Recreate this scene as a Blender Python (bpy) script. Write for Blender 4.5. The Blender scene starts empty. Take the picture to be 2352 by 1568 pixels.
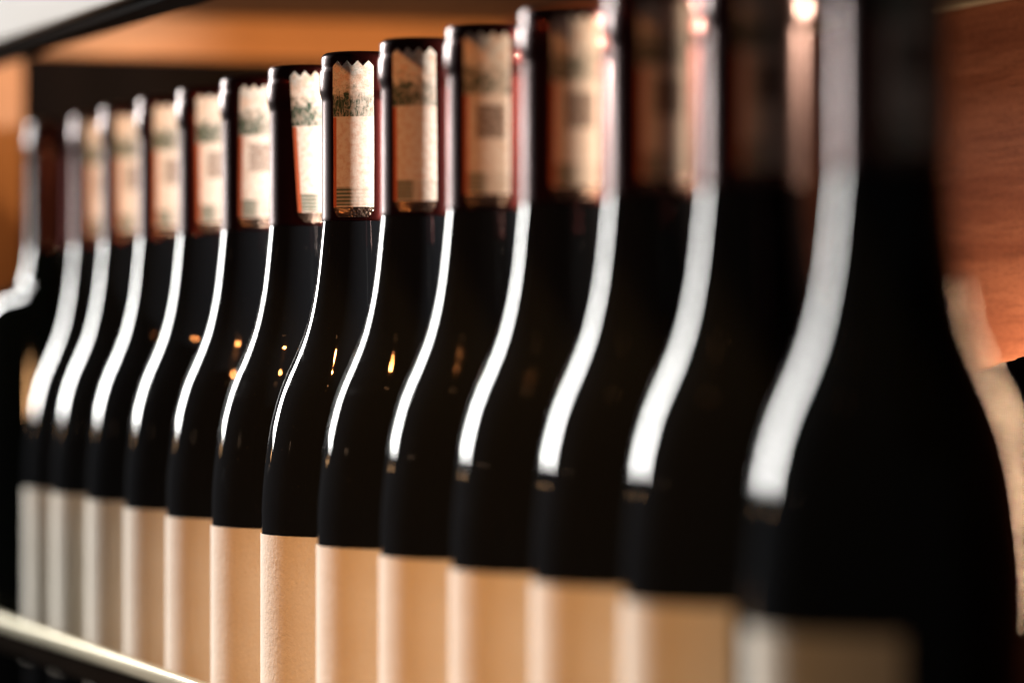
import bpy, bmesh, math, random
from mathutils import Vector, Matrix
S = bpy.context.scene
C = S.collection
R = math.radians
MM = 0.001

# ------------------------------------------------------------------ camera
F_PX = 9190.0            # focal length in pixels of a 2352 px wide frame
cam = bpy.data.cameras.new('camera')
cam_o = bpy.data.objects.new('camera', cam); C.objects.link(cam_o)
cam_o.location = (0, 0, 0.197)
cam_o.rotation_euler = (R(90), 0, 0)
cam.sensor_width = 36.0
cam.lens = 36.0 * F_PX / 2352.0
cam.shift_y = -31.0 / 2352.0
cam.clip_start = 0.05; cam.clip_end = 60.0
cam.dof.use_dof = True
cam.dof.focus_distance = 1.502
cam.dof.aperture_fstop = cam.lens / 35.0
cam.dof.aperture_blades = 9
cam.dof.aperture_rotation = R(12)
S.camera = cam_o
S.view_settings.view_transform = 'Standard'
S.view_settings.look = 'None'
S.view_settings.exposure = 0.0
S.view_settings.gamma = 1.0
S.cycles.max_bounces = 8
S.cycles.sample_clamp_indirect = 4.0

# ------------------------------------------------------------------ room light
W = bpy.data.worlds.new('World'); S.world = W; W.use_nodes = True
bg = W.node_tree.nodes['Background']
bg.inputs[0].default_value = (1.0, 0.92, 0.90, 1)
bg.inputs[1].default_value = 0.03

def aim(o, target):
    d = Vector(target) - o.location
    o.rotation_euler = d.to_track_quat('-Z', 'Y').to_euler()

def area(name, loc, target, sx, sy, power, col, spread=180):
    l = bpy.data.lights.new(name, 'AREA'); l.shape = 'RECTANGLE'
    l.size = sx; l.size_y = sy; l.energy = power; l.color = col; l.spread = R(spread)
    o = bpy.data.objects.new(name, l); C.objects.link(o); o.location = loc; aim(o, target)
    return o

def spot(name, loc, target, power, col, radius, cone, blend):
    l = bpy.data.lights.new(name, 'SPOT'); l.energy = power; l.color = col
    l.shadow_soft_size = radius; l.spot_size = R(cone); l.spot_blend = blend
    o = bpy.data.objects.new(name, l); C.objects.link(o); o.location = loc; aim(o, target)
    return o

# tall daylight window down the aisle, behind the left edge of the frame
area('daylight_window', (-3.34, 5.30, 3.30), (-0.05, 1.5, 3.30), 0.88, 5.50, 960, (1.0, 0.985, 0.95))
# warm ceiling spot in the aisle
spot('aisle_spot', (-0.79, 0.94, 1.03), (-0.02, 1.40, 0.15), 29, (1.0, 0.34, 0.09), 0.015, 38, 1.0)
# the main warm ceiling spot, high above the aisle just behind the camera side
spot('ceiling_spot', (-0.19, 0.72, 1.22), (-0.02, 1.365, 0.05), 42, (1.0, 0.48, 0.105), 0.03, 39, 1.0)
# added low warm fill, unseen, for the far end frame and left labels
spot('end_fill', (-0.85, 1.10, 0.14), (-0.06, 2.07, 0.42), 26, (1.0, 0.50, 0.20), 0.03, 32, 1.0)
spot('header_fill', (-0.06, 1.93, 0.11), (-0.12, 2.075, 0.37), 3.2, (1.0, 0.60, 0.29), 0.008, 84, 0.8)  # added uplight hidden behind the bottles, brightens the end header
# two small warm lamps inside the shelf, on the back panel
spot('shelf_lamp', (0.208, 1.425, 0.302), (-0.10, 1.45, 0.27), 14.0, (1.0, 0.85, 0.75), 0.004, 118, 0.15)
spot('second_shelf_lamp', (0.252, 1.278, 0.302), (0.06, 1.222, 0.288), 5.0, (1.0, 0.72, 0.52), 0.003, 78, 0.55)
spot('panel_fill', (0.165, 1.53, 0.125), (0.20, 1.60, 0.22), 1.4, (1.0, 0.68, 0.46), 0.012, 170, 0.3)  # added fill hidden behind the nearest bottle, brightens the back panel
area('rim_light', (0.235, 1.32, 0.162), (0.096, 1.056, 0.162), 0.012, 0.135, 0.66, (1.0, 0.62, 0.37)).data.shape = 'ELLIPSE'  # added unseen light, shaped to draw the rim on the nearest bottle

# distant room lamp, then two lights added only for glints in the glass
spot('glint_light', (-2.75, 4.55, 0.37), (-0.03, 1.4, 0.15), 1.2, (1.0, 0.55, 0.25), 0.035, 20, 0.5)
spot('glint_light.001', (-2.45, 1.75, 0.55), (-0.03, 1.4, 0.15), .10, (1.0, 0.62, 0.38), 0.014, 30, 0.5)
spot('glint_light.002', (-1.75, 0.25, 1.75), (-0.03, 1.4, 0.18), .5, (1.0, 0.45, 0.18), 0.014, 20, 0.5)

# ------------------------------------------------------------------ row frame
T = 0.3404
U = Vector((-T, 1, 0)).normalized()      # along the row, away from the camera
N = Vector((-U.y, U.x, 0)); N = Vector((-U.y, U.x, 0))
if N.x > 0: N = -N                        # toward the aisle
P0 = Vector((0.456, 0, 0))                # row line where it passes the camera's depth

def row(depth, perp, z):
    """point: given depth of the row foot, offset toward the aisle, height (metres)"""
    f = P0 + U * (depth / U.y)
    return Vector((f.x + N.x*perp, f.y + N.y*perp, z))
ROWM = Matrix(((-N.x, U.x, 0), (-N.y, U.y, 0), (0, 0, 1)))     # x = toward the back panel

# ------------------------------------------------------------------ node helpers
def new_mat(name):
    m = bpy.data.materials.new(name); m.use_nodes = True
    nt = m.node_tree; p = nt.nodes['Principled BSDF']
    return m, nt, p
class G:
    def __init__(s, nt): s.nt = nt
    def n(s, t, **kw):
        x = s.nt.nodes.new(t)
        for k, v in kw.items(): setattr(x, k, v)
        return x
    def put(s, sock, v):
        if isinstance(v, bpy.types.NodeSocket): s.nt.links.new(v, sock)
        elif v is not None: sock.default_value = v
    def m(s, op, a, b=None, c=None, clamp=False):
        x = s.n('ShaderNodeMath', operation=op, use_clamp=clamp)
        s.put(x.inputs[0], a); s.put(x.inputs[1], b)
        if c is not None: s.put(x.inputs[2], c)
        return x.outputs[0]
    def step(s, v, lo, hi):
        x = s.n('ShaderNodeMapRange', interpolation_type='SMOOTHSTEP')
        s.put(x.inputs[0], v); x.inputs[1].default_value = lo; x.inputs[2].default_value = hi
        return x.outputs[0]
    def band(s, v, a, b, e):
        return s.m('MULTIPLY', s.step(v, a-e, a+e), s.m('SUBTRACT', 1.0, s.step(v, b-e, b+e)))
    def noise(s, vec, scale, detail=3, rough=.5, dist=0):
        x = s.n('ShaderNodeTexNoise'); s.put(x.inputs['Vector'], vec)
        x.inputs['Scale'].default_value = scale; x.inputs['Detail'].default_value = detail
        x.inputs['Roughness'].default_value = rough; x.inputs['Distortion'].default_value = dist
        return x.outputs[0]
    def mix(s, f, a, b):
        x = s.n('ShaderNodeMix', data_type='RGBA'); s.put(x.inputs[0], f)
        for i, v in ((6, a), (7, b)):
            if isinstance(v, tuple): v = v + (1,) if len(v) == 3 else v
            s.put(x.inputs[i], v)
        return x.outputs[2]
    def mapping(s, vec, scale=(1,1,1), loc=(0,0,0)):
        x = s.n('ShaderNodeMapping'); s.put(x.inputs[0], vec)
        x.inputs['Scale'].default_value = scale; x.inputs['Location'].default_value = loc
        return x.outputs[0]
    def bump(s, h, strength, dist):
        x = s.n('ShaderNodeBump'); x.inputs['Strength'].default_value = strength
        x.inputs['Distance'].default_value = dist; s.put(x.inputs['Height'], h)
        return x.outputs[0]

# ------------------------------------------------------------------ materials
def mat_glass(name, base):
    m, nt, p = new_mat(name); g = G(nt)
    tc = g.n('ShaderNodeTexCoord').outputs['Object']
    p.inputs['Base Color'].default_value = base + (1,)
    p.inputs['IOR'].default_value = 1.32
    dust = g.noise(tc, 900, 2, .6)
    spot_ = g.step(dust, .70, .78)
    oi = g.n('ShaderNodeObjectInfo').outputs['Random']
    sm = g.n('ShaderNodeVectorMath', operation='ADD'); g.put(sm.inputs[0], tc)
    cx = g.n('ShaderNodeCombineXYZ'); g.put(cx.inputs[0], oi); g.put(cx.inputs[1], g.m('MULTIPLY', oi, 3.7)); g.put(sm.inputs[1], cx.outputs[0])
    tc = sm.outputs[0]
    smudge = g.step(g.noise(tc, 60, 4, .65, .8), .52, .72)
    g.put(p.inputs['Roughness'], g.m('ADD', .028, g.m('MULTIPLY', smudge, .11)))
    g.put(p.inputs['Base Color'], g.mix(g.m('MULTIPLY', spot_, .10), base, (.35, .30, .26)))
    wob = g.noise(g.mapping(tc, (1, 1, .35)), 95, 2, .5)
    fine = g.noise(g.mapping(tc, (1, 1, .5)), 420, 2, .5)
    h = g.m('ADD', wob, g.m('MULTIPLY', fine, .10))
    g.put(p.inputs['Normal'], g.bump(h, .30, .00022))
    return m

def mat_capsule(name, a, b):
    m, nt, p = new_mat(name); g = G(nt)
    tc = g.n('ShaderNodeTexCoord').outputs['Object']
    p.inputs['Metallic'].default_value = .9
    p.inputs['Roughness'].default_value = .30
    p.inputs['Coat Weight'].default_value = .18
    p.inputs['Coat IOR'].default_value = 1.6
    p.inputs['Coat Roughness'].default_value = .02
    c = g.mix(g.step(g.noise(tc, 2600, 2), .62, .75), a, b)
    g.put(p.inputs['Base Color'], c)
    h = g.m('ADD', g.noise(tc, 1500, 3), g.m('MULTIPLY', g.noise(tc, 160, 2), 1.2))
    g.put(p.inputs['Normal'], g.bump(h, .03, .0002))
    return m

def mat_label():
    m, nt, p = new_mat('label_paper'); g = G(nt)
    tc = g.n('ShaderNodeTexCoord').outputs['Object']
    p.inputs['Roughness'].default_value = .85
    p.inputs['Specular IOR Level'].default_value = .2
    stain = g.noise(tc, 38, 4, .6)
    c = g.mix(g.m('MULTIPLY', g.step(stain, .45, .75), .30), (.80, .745, .655), (.70, .60, .47))
    fl = g.step(g.noise(tc, 520, 1), .735, .78)
    c = g.mix(g.m('MULTIPLY', fl, .35), c, (.42, .33, .22))
    g.put(p.inputs['Base Color'], c)
    h = g.m('ADD', g.noise(g.mapping(tc, (1, 1, .7)), 780, 3, .55, .6), g.m('MULTIPLY', g.noise(tc, 2400, 2), .3))
    g.put(p.inputs['Normal'], g.bump(h, .55, .0005))
    return m

def mat_stamp(name, patch, green, plainness=0.0, seed=0.0):
    """tax stamp print: patch = strength of the ink block, green = strength of the green print"""
    m, nt, p = new_mat(name); g = G(nt)
    uv = g.n('ShaderNodeUVMap').outputs[0]
    sx = g.n('ShaderNodeSeparateXYZ'); g.put(sx.inputs[0], uv)
    u, v = sx.outputs[0], sx.outputs[1]          # u 0..1 across, v = height in mm above 238
    vec = g.mapping(uv, (16, 1, 1), (seed, seed*1.7, 0))
    p.inputs['Roughness'].default_value = .55
    c = g.mix(g.step(g.noise(vec, .5, 4, .6), .42, .66), (.83, .78, .71), (.74, .60, .50))
    # rosettes at the top
    ros = g.m('MULTIPLY', g.step(g.noise(vec, 1.4, 4, .7), .52, .6), g.band(v, 47, 60, 1.0))
    c = g.mix(g.m('MULTIPLY', ros, .45*green), c, (.22, .30, .16))
    peach = g.m('MULTIPLY', g.step(g.noise(vec, .33, 2), .48, .6), g.band(v, 49, 60, 1.5))
    c = g.mix(g.m('MULTIPLY', peach, .35), c, (.78, .42, .22))
    # green landscape band
    gb = g.band(v, 37.8, 50.5, .25)
    edge = g.m('ADD', v, g.m('MULTIPLY', g.noise(vec, .42, 3), 14))
    low = g.m('SUBTRACT', 1.0, g.step(edge, 50.5, 56.5))
    tex = g.m('MULTIPLY', g.step(g.noise(g.mapping(uv, (30, .25, 1), (seed, 0, 0)), 1.0, 4, .65), .34, .60), g.m('ADD', .35, g.step(g.noise(vec, .38, 3, .6, 1.2), .40, .58)))
    gm = g.m('MULTIPLY', g.m('MULTIPLY', gb, low), g.m('ADD', .42, g.m('MULTIPLY', tex, .8)))
    fade = g.m('SUBTRACT', 1.0, g.m('MULTIPLY', g.step(u, .35, .75), .45))
    c = g.mix(g.m('MULTIPLY', g.m('MULTIPLY', gm, fade), green), c, (.016, .062, .036))
    # ink block (plain mottled patch)
    un = g.m('ADD', u, g.m('MULTIPLY', g.m('SUBTRACT', g.noise(vec, .9, 3, .6), .5), .22))
    vn = g.m('ADD', v, g.m('MULTIPLY', g.m('SUBTRACT', g.noise(vec, 1.1, 3, .6), .5), 2.6))
    pb = g.m('MULTIPLY', g.band(un, .28, .88, .04), g.band(vn, 22.8, 34.2, .5))
    pn = g.m('ADD', .55, g.m('MULTIPLY', g.step(g.noise(vec, .8, 4, .7), .40, .58), .45))
    c = g.mix(g.m('MULTIPLY', g.m('MULTIPLY', pb, pn), patch), c, (.10, .055, .035))
    # line print near the bottom
    lb = g.band(v, 4.6, 11.5, .3)
    lw = g.m('PINGPONG', v, .7)
    ln = g.step(lw, .25, .45)
    lu = g.m('SUBTRACT', 1.0, g.m('MULTIPLY', g.step(u, .40, .55), .75))
    c = g.mix(g.m('MULTIPLY', g.m('MULTIPLY', lb, g.m('ADD', .45, g.m('MULTIPLY', ln, .45))), g.m('MULTIPLY', lu, green)), c, (.012, .075, .045))
    # glossy orange margin
    mar = g.m('MULTIPLY', g.m('SUBTRACT', 1.0, g.step(u, .085, .10)), g.m('SUBTRACT', 1.0, g.step(v, 37.2, 37.9)))
    c = g.mix(mar, c, (.55, .13, .05))
    # hologram foil strip
    hb = g.m('SUBTRACT', 1.0, g.step(v, 4.0, 4.25))
    vo = g.n('ShaderNodeTexVoronoi'); g.put(vo.inputs['Vector'], vec); vo.inputs['Scale'].default_value = .95
    c = g.mix(g.m('MULTIPLY', hb, .95), c, g.mix(g.step(vo.outputs['Distance'], .2, .5), (.34, .27, .20), (.10, .06, .045)))
    g.put(p.inputs['Base Color'], c)
    g.put(p.inputs['Metallic'], g.m('MULTIPLY', hb, .85))
    g.put(p.inputs['Roughness'], g.m('SUBTRACT', .55, g.m('MULTIPLY', hb, .33)))
    hh = g.m('ADD', g.m('MULTIPLY', g.noise(vec, 1.6, 3), .35), g.m('MULTIPLY', g.m('MULTIPLY', vo.outputs['Distance'], hb), 2.5))
    g.put(p.inputs['Normal'], g.bump(hh, .6, .0003))
    return m

def mat_wood(name, ca, cb, rough=.5, along='y', sc=1.0, spec=.4):
    m, nt, p = new_mat(name); g = G(nt)
    p.inputs['Specular IOR Level'].default_value = spec
    tc = g.n('ShaderNodeTexCoord').outputs['Object']
    st = {'y': (1, .07, 1), 'x': (.07, 1, 1), 'z': (1, 1, .07)}[along]
    v = g.mapping(tc, st)
    a = g.noise(v, 55*sc, 5, .6, .8); b = g.noise(v, 420*sc, 4, .65, .2); w = g.noise(v, 12*sc, 2)
    f = g.m('ADD', g.m('MULTIPLY', g.step(a, .3, .7), .55), g.m('MULTIPLY', g.step(w, .3, .7), .45))
    c = g.mix(f, ca, cb)
    c = g.mix(g.m('ADD', g.m('MULTIPLY', g.step(b, .46, .66), .26), g.m('MULTIPLY', g.step(g.noise(g.mapping(tc, (1, .25, 1)), 900, 3, .7), .40, .70), .30)), c, tuple(x*.45 for x in ca))
    g.put(p.inputs['Base Color'], c)
    p.inputs['Roughness'].default_value = rough
    g.put(p.inputs['Normal'], g.bump(b, .35, .0006))
    return m

def mat_metal(name, base, rough, metallic=.55):
    m, nt, p = new_mat(name); g = G(nt)
    tc = g.n('ShaderNodeTexCoord').outputs['Object']
    p.inputs['Metallic'].default_value = metallic
    n = g.noise(g.mapping(tc, (1, .02, 1)), 900, 3)
    g.put(p.inputs['Base Color'], g.mix(g.step(n, .3, .7), base, tuple(min(1, x*1.12) for x in base)))
    g.put(p.inputs['Roughness'], g.m('ADD', rough, g.m('MULTIPLY', n, .12)))
    return m

M = dict(
    glass=mat_glass('dark_bottle_glass', (.0058, .0070, .0088)),
    green_glass=mat_glass('green_bottle_glass', (.0016, .0030, .0020)),
    capsule=mat_capsule('capsule_foil', (.037, .0036, .003), (.10, .02, .015)), maroon=mat_capsule('maroon_capsule_foil', (.018, .004, .004), (.03, .01, .01)), label=mat_label(),
    wood=mat_wood('red_brown_wood', (.20, .060, .030), (.44, .175, .095), .6, 'y', spec=.12),
    oak=mat_wood('orange_brown_wood', (.58, .27, .105), (.76, .40, .18), .45, 'x'),
    oakz=mat_wood('orange_brown_post_wood', (.58, .27, .105), (.76, .40, .18), .45, 'z'),
    darkwood=mat_wood('dark_stained_wood', (.030, .016, .012), (.055, .028, .020), .55, 'y'),
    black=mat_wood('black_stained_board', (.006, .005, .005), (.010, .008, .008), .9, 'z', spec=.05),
    matte=mat_wood('matte_black_board', (.008, .006, .005), (.012, .009, .007), 1.0, 'y', spec=0.0),
    brass=mat_metal('pale_brass', (.39, .35, .24), .32),
    white_metal=mat_metal('ivory_metal', (.135, .133, .122), .6, 0.0),
)

# ------------------------------------------------------------------ mesh helpers
def obj(name, bm, mat, parent=None, smooth=True):
    me = bpy.data.meshes.new(name); bm.to_mesh(me); bm.free()
    me.materials.append(mat)
    if smooth:
        for f in me.polygons: f.use_smooth = True
    o = bpy.data.objects.new(name, me); C.objects.link(o)
    if parent: o.parent = parent
    return o

def interp(pts, z):
    """monotone cubic through (z, r) points"""
    n = len(pts)
    if z <= pts[0][0]: return pts[0][1]
    if z >= pts[-1][0]: return pts[-1][1]
    d = [(pts[i+1][1]-pts[i][1])/(pts[i+1][0]-pts[i][0]) for i in range(n-1)]
    mm = [d[0]] + [0 if d[i-1]*d[i] <= 0 else 2*d[i-1]*d[i]/(d[i-1]+d[i]) for i in range(1, n-1)] + [d[-1]]
    for i in range(n-1):
        if z <= pts[i+1][0]:
            h = pts[i+1][0]-pts[i][0]; t = (z-pts[i][0])/h
            return ((2*t**3-3*t*t+1)*pts[i][1] + (t**3-2*t*t+t)*h*mm[i]
                    + (-2*t**3+3*t*t)*pts[i+1][1] + (t**3-t*t)*h*mm[i+1])

def lathe(prof, seg=112):
    """prof: list of (r, z) in mm, starts and ends on the axis or at open rims"""
    bm = bmesh.new(); rings = []
    for r, z in prof:
        if r < 1e-4: rings.append([bm.verts.new((0, 0, z*MM))])
        else: rings.append([bm.verts.new((r*MM*math.cos(2*math.pi*k/seg), r*MM*math.sin(2*math.pi*k/seg), z*MM)) for k in range(seg)])
    for a, b in zip(rings, rings[1:]):
        for k in range(seg):
            k2 = (k+1) % seg
            if len(a) == 1 and len(b) == 1: continue
            if len(a) == 1: bm.faces.new((a[0], b[k2], b[k]))
            elif len(b) == 1: bm.faces.new((a[k], a[k2], b[0]))
            else: bm.faces.new((a[k], a[k2], b[k2], b[k]))
    bmesh.ops.recalc_face_normals(bm, faces=bm.faces)
    return bm

def box(bm, x0, x1, y0, y1, z0, z1, bevel=0.0):
    b = bmesh.new()
    vs = [b.verts.new((x, y, z)) for x in (x0, x1) for y in (y0, y1) for z in (z0, z1)]
    for f in ((0,1,3,2), (4,6,7,5), (0,4,5,1), (2,3,7,6), (0,2,6,4), (1,5,7,3)):
        b.faces.new([vs[i] for i in f])
    bmesh.ops.recalc_face_normals(b, faces=b.faces)
    if bevel: bmesh.ops.bevel(b, geom=b.edges[:], offset=bevel, segments=3, profile=.6, affect='EDGES')
    me = bpy.data.meshes.new('tmp'); b.to_mesh(me); b.free(); bm.from_mesh(me); bpy.data.meshes.remove(me)
    return bm

# ------------------------------------------------------------------ bottle shapes
BODY = [(5, 37.2), (8, 37.5), (128, 37.5), (133, 37.35), (146.5, 36.15), (153.6, 35.2), (160.6, 34.0), (167, 32.5),
        (173, 30.7), (178.9, 28.4), (184.8, 25.7), (190.7, 23.1), (196.6, 20.9), (203.7, 19.0), (211.3, 17.5),
        (220.2, 16.3), (230, 15.3), (238, 14.5), (240, 14.35), (280, 14.3), (284, 14.3)]
BORD = [(5, 37.2), (8, 37.5), (190, 37.5), (202, 36.9), (209, 33.4), (214.5, 27.0), (219, 21.0), (223.5, 17.6), (228, 16.1),
        (234, 15.1), (238, 14.6), (280, 14.3), (284, 14.3)]
def glass_mesh(P):
    prof = [(0, 22), (8, 20), (18, 10), (26, 2.5), (31, .4), (34, 0), (36.2, 1.4), (37.1, 3.6)]
    z = 5.0
    while z < 284: 
        prof.append((interp(P, z), z)); z += 2.0 if (z < 125 or z > 240) else 1.25
    prof += [(14.2, 284), (14.2, 296), (0, 296)]
    return lathe(prof)
CAP = [(14.55, 236.9), (14.78, 237.0), (14.84, 237.4), (14.8, 238.4), (14.72, 240), (14.7, 262), (14.7, 281.6), (14.8, 282.6), (15.15, 284.0), (15.5, 285.2),
       (15.66, 286.4), (15.68, 289), (15.64, 292.4), (15.4, 293.5), (15.0, 294.1), (14.93, 294.7), (15.0, 295.4), (15.02, 297.6),
       (14.8, 298.7), (14.2, 299.6), (13.2, 300.15), (11.5, 300.4), (10.4, 300.35), (9.8, 300.1), (0, 300.05)]
def capsule_mesh(): return lathe([(14.4, 236.95)] + CAP, 96)

def strip(half_mm, cols, zs, rad, seam, top_fn=None, bot_fn=None, thick=.14, shear=0.0, uvz0=238.0, wav=0.0):
    """curved sheet round the z axis centred on the side facing -y"""
    bm = bmesh.new(); uvl = bm.loops.layers.uv.new('UVMap')
    layers = []
    for off in (0.0, thick):
        g = []
        for i in range(cols+1):
            u = i/cols; colv = []
            zt = top_fn(u) if top_fn else zs[-1]
            zb = bot_fn(u) if bot_fn else zs[0]
            for z in zs:
                t = (z-zs[0])/(zs[-1]-zs[0]); zz = zb + (zt-zb)*t
                rr = rad(zz) + off + wav*math.sin(zz*.9+u*5)*math.sin(u*9+zz*.2)
                a = ((u-.5)*2*half_mm + shear*(zz-zs[-1]))/rad(zz)
                colv.append((bm.verts.new((rr*MM*math.sin(a), -rr*MM*math.cos(a), zz*MM)), u, zz-uvz0))
            g.append(colv)
        layers.append(g)
    def quad(l):
        f = bm.faces.new([q[0] for q in l])
        for lp, q in zip(f.loops, l): lp[uvl].uv = (q[1], q[2])
    nz = len(zs)
    A, B = layers
    for i in range(cols):
        for j in range(nz-1):
            quad([B[i][j], B[i+1][j], B[i+1][j+1], B[i][j+1]])
            quad([A[i][j+1], A[i+1][j+1], A[i+1][j], A[i][j]])
        quad([A[i][0], A[i+1][0], B[i+1][0], B[i][0]])
        quad([B[i][-1], B[i+1][-1], A[i+1][-1], A[i][-1]])
    for j in range(nz-1):
        quad([A[0][j], B[0][j], B[0][j+1], A[0][j+1]])
        quad([A[-1][j+1], B[-1][j+1], B[-1][j], A[-1][j]])
    return bm

def label_mesh():
    zs = [38 + 82*j/34 for j in range(35)]
    return strip(37.6*R(66), 80, zs, lambda z: 37.60, 0, thick=.20, wav=.035)

def stamp_rad(z):
    return interp([(236, 14.95), (262, 14.95), (272, 15.1), (279, 15.55), (285, 15.85), (293, 15.88), (297, 15.5)], z)
def stamp_mesh(shear=0.0, wide=16.2, top=296.6):
    def tri(u):                       # pinked edge
        t = (u*4.0) % 1.0
        return top - 2.1*abs(2*t-1)
    def bot(u):                       # clipped corners
        e = min(u, 1-u)
        return 238.3 + (max(0, .13-e)/.13)*2.6
    zs = [238.3 + (296-238.3)*j/44 for j in range(45)]
    return strip(wide/2, 32, zs, stamp_rad, 0, tri, bot, thick=.10, shear=shear, wav=.03)

def mesh_of(bm, mat, name):
    me = bpy.data.meshes.new(name); bm.to_mesh(me); bm.free(); me.materials.append(mat)
    for f in me.polygons: f.use_smooth = True
    return me
def sharp(me, ang=40):
    b = bmesh.new(); b.from_mesh(me)
    for e in b.edges:
        if len(e.link_faces) == 2 and e.calc_face_angle(0) > R(ang): e.smooth = False
    b.to_mesh(me); b.free(); return me

ME = dict(
    glass=sharp(mesh_of(glass_mesh(BODY), M['glass'], 'glass_body'), 60),
    bord=sharp(mesh_of(glass_mesh(BORD), M['green_glass'], 'tall_shoulder_glass'), 60),
    cap=sharp(mesh_of(capsule_mesh(), M['capsule'], 'capsule'), 50),
    cap0=sharp(mesh_of(capsule_mesh(), M['maroon'], 'plain_capsule'), 50),
    label=sharp(mesh_of(label_mesh(), M['label'], 'front_label')),
)
def stamp_variant(i, kind):
    rnd = random.Random(i*13+5)
    strength = {'plain': (0.0, 1.0), 'tilted': (0.0, 1.0), 'pale': (.75, 1.0), 'dark': (.92, .9)}[kind]
    m = mat_stamp('stamp_print', *strength, seed=i*2.37)
    if kind == 'tilted': bm = stamp_mesh(shear=-.065, wide=16.5, top=297.2)
    else: bm = stamp_mesh(shear=rnd.uniform(-.013, .013) if i != 7 else 0, wide=16.2, top=296.6 + (rnd.uniform(-.7, .5) if i != 7 else 0))
    return sharp(mesh_of(bm, m, 'tax_stamp'))
def part(name, me, parent, rz=0.0, tilt=None):
    o = bpy.data.objects.new(name, me); C.objects.link(o); o.parent = parent
    o.rotation_euler = (0, 0, R(rz)); return o

# index, label azimuth, stamp kind, stamp centre azimuth, label text
GROUP = 'dark wine bottles lined up along the shelf'
rows = [
    (0,  None, None, 0,  'dark bottle at the far left end with no paper label or stamp and square shoulders'),
    (1,  -72, 'pale', 6, 'very blurred farthest labelled bottle beside the unlabelled one at the far left'),
    (2,  -70, 'pale', 3, 'second labelled wine bottle counted from the far left end, strongly blurred'),
    (3,  -73, 'pale', 6, 'third labelled wine bottle counted from the far left end of the row'),
    (4,  -71, 'pale', 8, 'fourth labelled bottle from the far left, its stamp pale with faint brown ink'),
    (5,  -72, 'pale', 6, 'fifth labelled bottle from the far left, next to the one with the crooked stamp'),
    (6,  -70, 'tilted', 8, 'bottle whose tax stamp is stuck on crooked, just left of the sharpest bottle'),
    (7,  -71, 'plain', -10, 'sharpest bottle in focus, every point of its zigzag stamp edge crisp'),
    (8,  -72, 'plain', -10, 'bottle just right of the sharpest one, stamp plain cream with a bright right edge'),
    (9,  -70, 'dark', -4, 'fifth bottle from the near right end, dark ink patch clear on its orange stamp'),
    (10, -73, 'dark', 12, 'fourth bottle from the near right end, blurred ink patch and white stamp edge'),
    (11, -71, 'dark', 10, 'third bottle from the near right end, its cap cut off by the picture top'),
    (12, -87, 'dark', 10, 'second bottle from the near right end, dim stamp and cap out of the picture'),
    (13, -76, 'dark', 14, 'nearest and largest blurred bottle at the right end with wood behind it'),
]
for i, laz, kind, saz, text in rows:
    depth = 1.5066 - .072*(i-7) - (.0366 if i == 13 else 0)
    p = row(depth, 0, 0.0)
    e = bpy.data.objects.new('wine_bottle', None); C.objects.link(e)
    e.empty_display_size = .04
    # row() offsets measure along the row foot, so place by depth directly
    e.location = (P0.x - T*depth, depth, 0)
    if i == 1: e.location -= N * .0042
    e.location.x += .001 * {1: 1.5, 2: 2.6, 3: 1.9, 4: 1.4, 5: .9, 6: .4, 9: .4, 10: 1.0, 11: 2.4, 12: 3.5, 13: -4.2}.get(i, 0)
    e['label'] = text; e['category'] = 'wine bottle'; e['group'] = GROUP
    part('glass_body', ME['bord' if i == 0 else 'glass'], e, (i*37) % 360)
    part('capsule', ME['cap0' if i == 0 else 'cap'], e, (i*53) % 360)
    rnd = random.Random(i*7+1)
    if laz is not None:
        lb = part('front_label', ME['label'], e, laz + 9)
        lb.location.z = rnd.uniform(-.0005, .0005)
        part('tax_stamp', stamp_variant(i, kind), e, saz)

# ------------------------------------------------------------------ shelf
# local frame of the shelf: dims give x toward the aisle (mirrored below), y = along the row (away), z = up; origin on the row foot
shelf = bpy.data.objects.new('wine_shelf', None); C.objects.link(shelf)
shelf.location = (P0.x, 0, 0)
shelf.rotation_euler = ROWM.to_euler()
shelf['label'] = 'wooden wine shelf with pale brass front rail holding the row of dark bottles'
shelf['category'] = 'shelf'
def sb(name, mat, *dims, bevel=.0008, label=None, parent=None):
    d = list(dims); d[0], d[1] = -d[1], -d[0]
    bm = bmesh.new(); box(bm, *d, bevel=bevel)
    o = obj(name, bm, M[mat], parent or shelf, smooth=False)
    if label: o['label'] = label
    return o
YE = 2.19       # end wall distance along the row
YN = .62
sb('shelf_board', 'darkwood', -.258, .058, YN, YE, -.020, 0.0)
sb('back_panel', 'wood', -.278, -.260, YN, YE+.02, -.02, .40)
sb('upper_shelf_board', 'darkwood', -.2585, .050, YN, YE, .360, .380)
sb('back_trim', 'brass', -.2595, -.2535, YN, YE-.004, .3255, .3315, bevel=.0015, label='thin gold strip along the back panel')
sb('upper_front_lip', 'white_metal', .0505, .0555, YN, YE+.02, .331, .354, bevel=.0015, label='bright ivory metal strip on the upper shelf edge')
sb('upper_edge_trim', 'black', .030, .0495, YN, YE, .3275, .3595)
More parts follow.
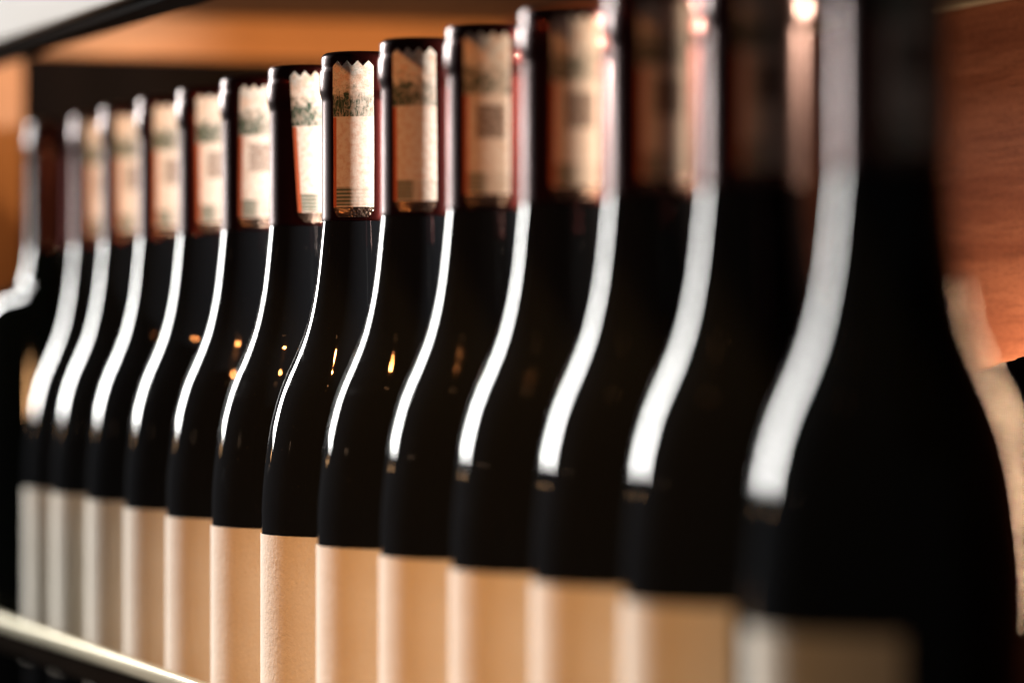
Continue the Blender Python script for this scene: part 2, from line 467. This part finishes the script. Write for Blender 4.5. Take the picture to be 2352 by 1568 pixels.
# front guard rail and its posts
bm = bmesh.new(); box(bm, -.054, -.048, YN, YE+.02, .0552, .0618, bevel=.0020)
o = obj('front_rail', bm, M['brass'], shelf); 
for f in o.data.polygons: f.use_smooth = False
sb('rail_backing', 'matte', .0492, .0530, YN, YE+.02, .0460, .0550, bevel=.0005)
for y in (YN+.01, YE+.01):
    sb('rail_post', 'brass', .0485, .0535, y-.004, y+.004, -.02, .0458, bevel=.001)
# far end: header, post and dark panel
sb('end_header', 'oak', -.259, .004, YE-.010, YE+.008, .3383, .3596)
sb('end_post', 'oakz', .006, .028, YE-.012, YE+.02, -.02, .3596)
sb('end_panel', 'black', -.259, .0055, YE+.002, YE+.018, 0.0004, .3375)
# thin dark upright piece with an uneven top, by the right edge of the picture
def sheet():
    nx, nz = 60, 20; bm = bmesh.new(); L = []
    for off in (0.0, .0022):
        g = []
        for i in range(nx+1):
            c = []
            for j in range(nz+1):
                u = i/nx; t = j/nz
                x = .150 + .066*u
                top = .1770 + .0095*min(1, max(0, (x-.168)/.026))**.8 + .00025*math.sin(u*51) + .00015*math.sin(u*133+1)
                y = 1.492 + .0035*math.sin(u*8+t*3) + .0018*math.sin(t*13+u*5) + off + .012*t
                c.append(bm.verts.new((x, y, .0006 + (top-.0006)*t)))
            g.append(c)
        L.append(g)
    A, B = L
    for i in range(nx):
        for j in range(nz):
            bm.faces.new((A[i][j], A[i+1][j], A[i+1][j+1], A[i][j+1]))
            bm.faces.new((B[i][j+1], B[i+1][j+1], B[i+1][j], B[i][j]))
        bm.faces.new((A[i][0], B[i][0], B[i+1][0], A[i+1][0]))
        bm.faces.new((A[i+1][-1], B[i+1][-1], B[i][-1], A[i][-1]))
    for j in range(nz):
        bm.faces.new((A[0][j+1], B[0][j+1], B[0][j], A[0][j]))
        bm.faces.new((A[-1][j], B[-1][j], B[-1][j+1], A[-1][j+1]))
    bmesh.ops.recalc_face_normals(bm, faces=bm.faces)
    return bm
o = obj('dark_piece', sheet(), M['black'])
o['label'] = 'thin dark piece with uneven top edge behind the nearest bottle at the right picture edge'
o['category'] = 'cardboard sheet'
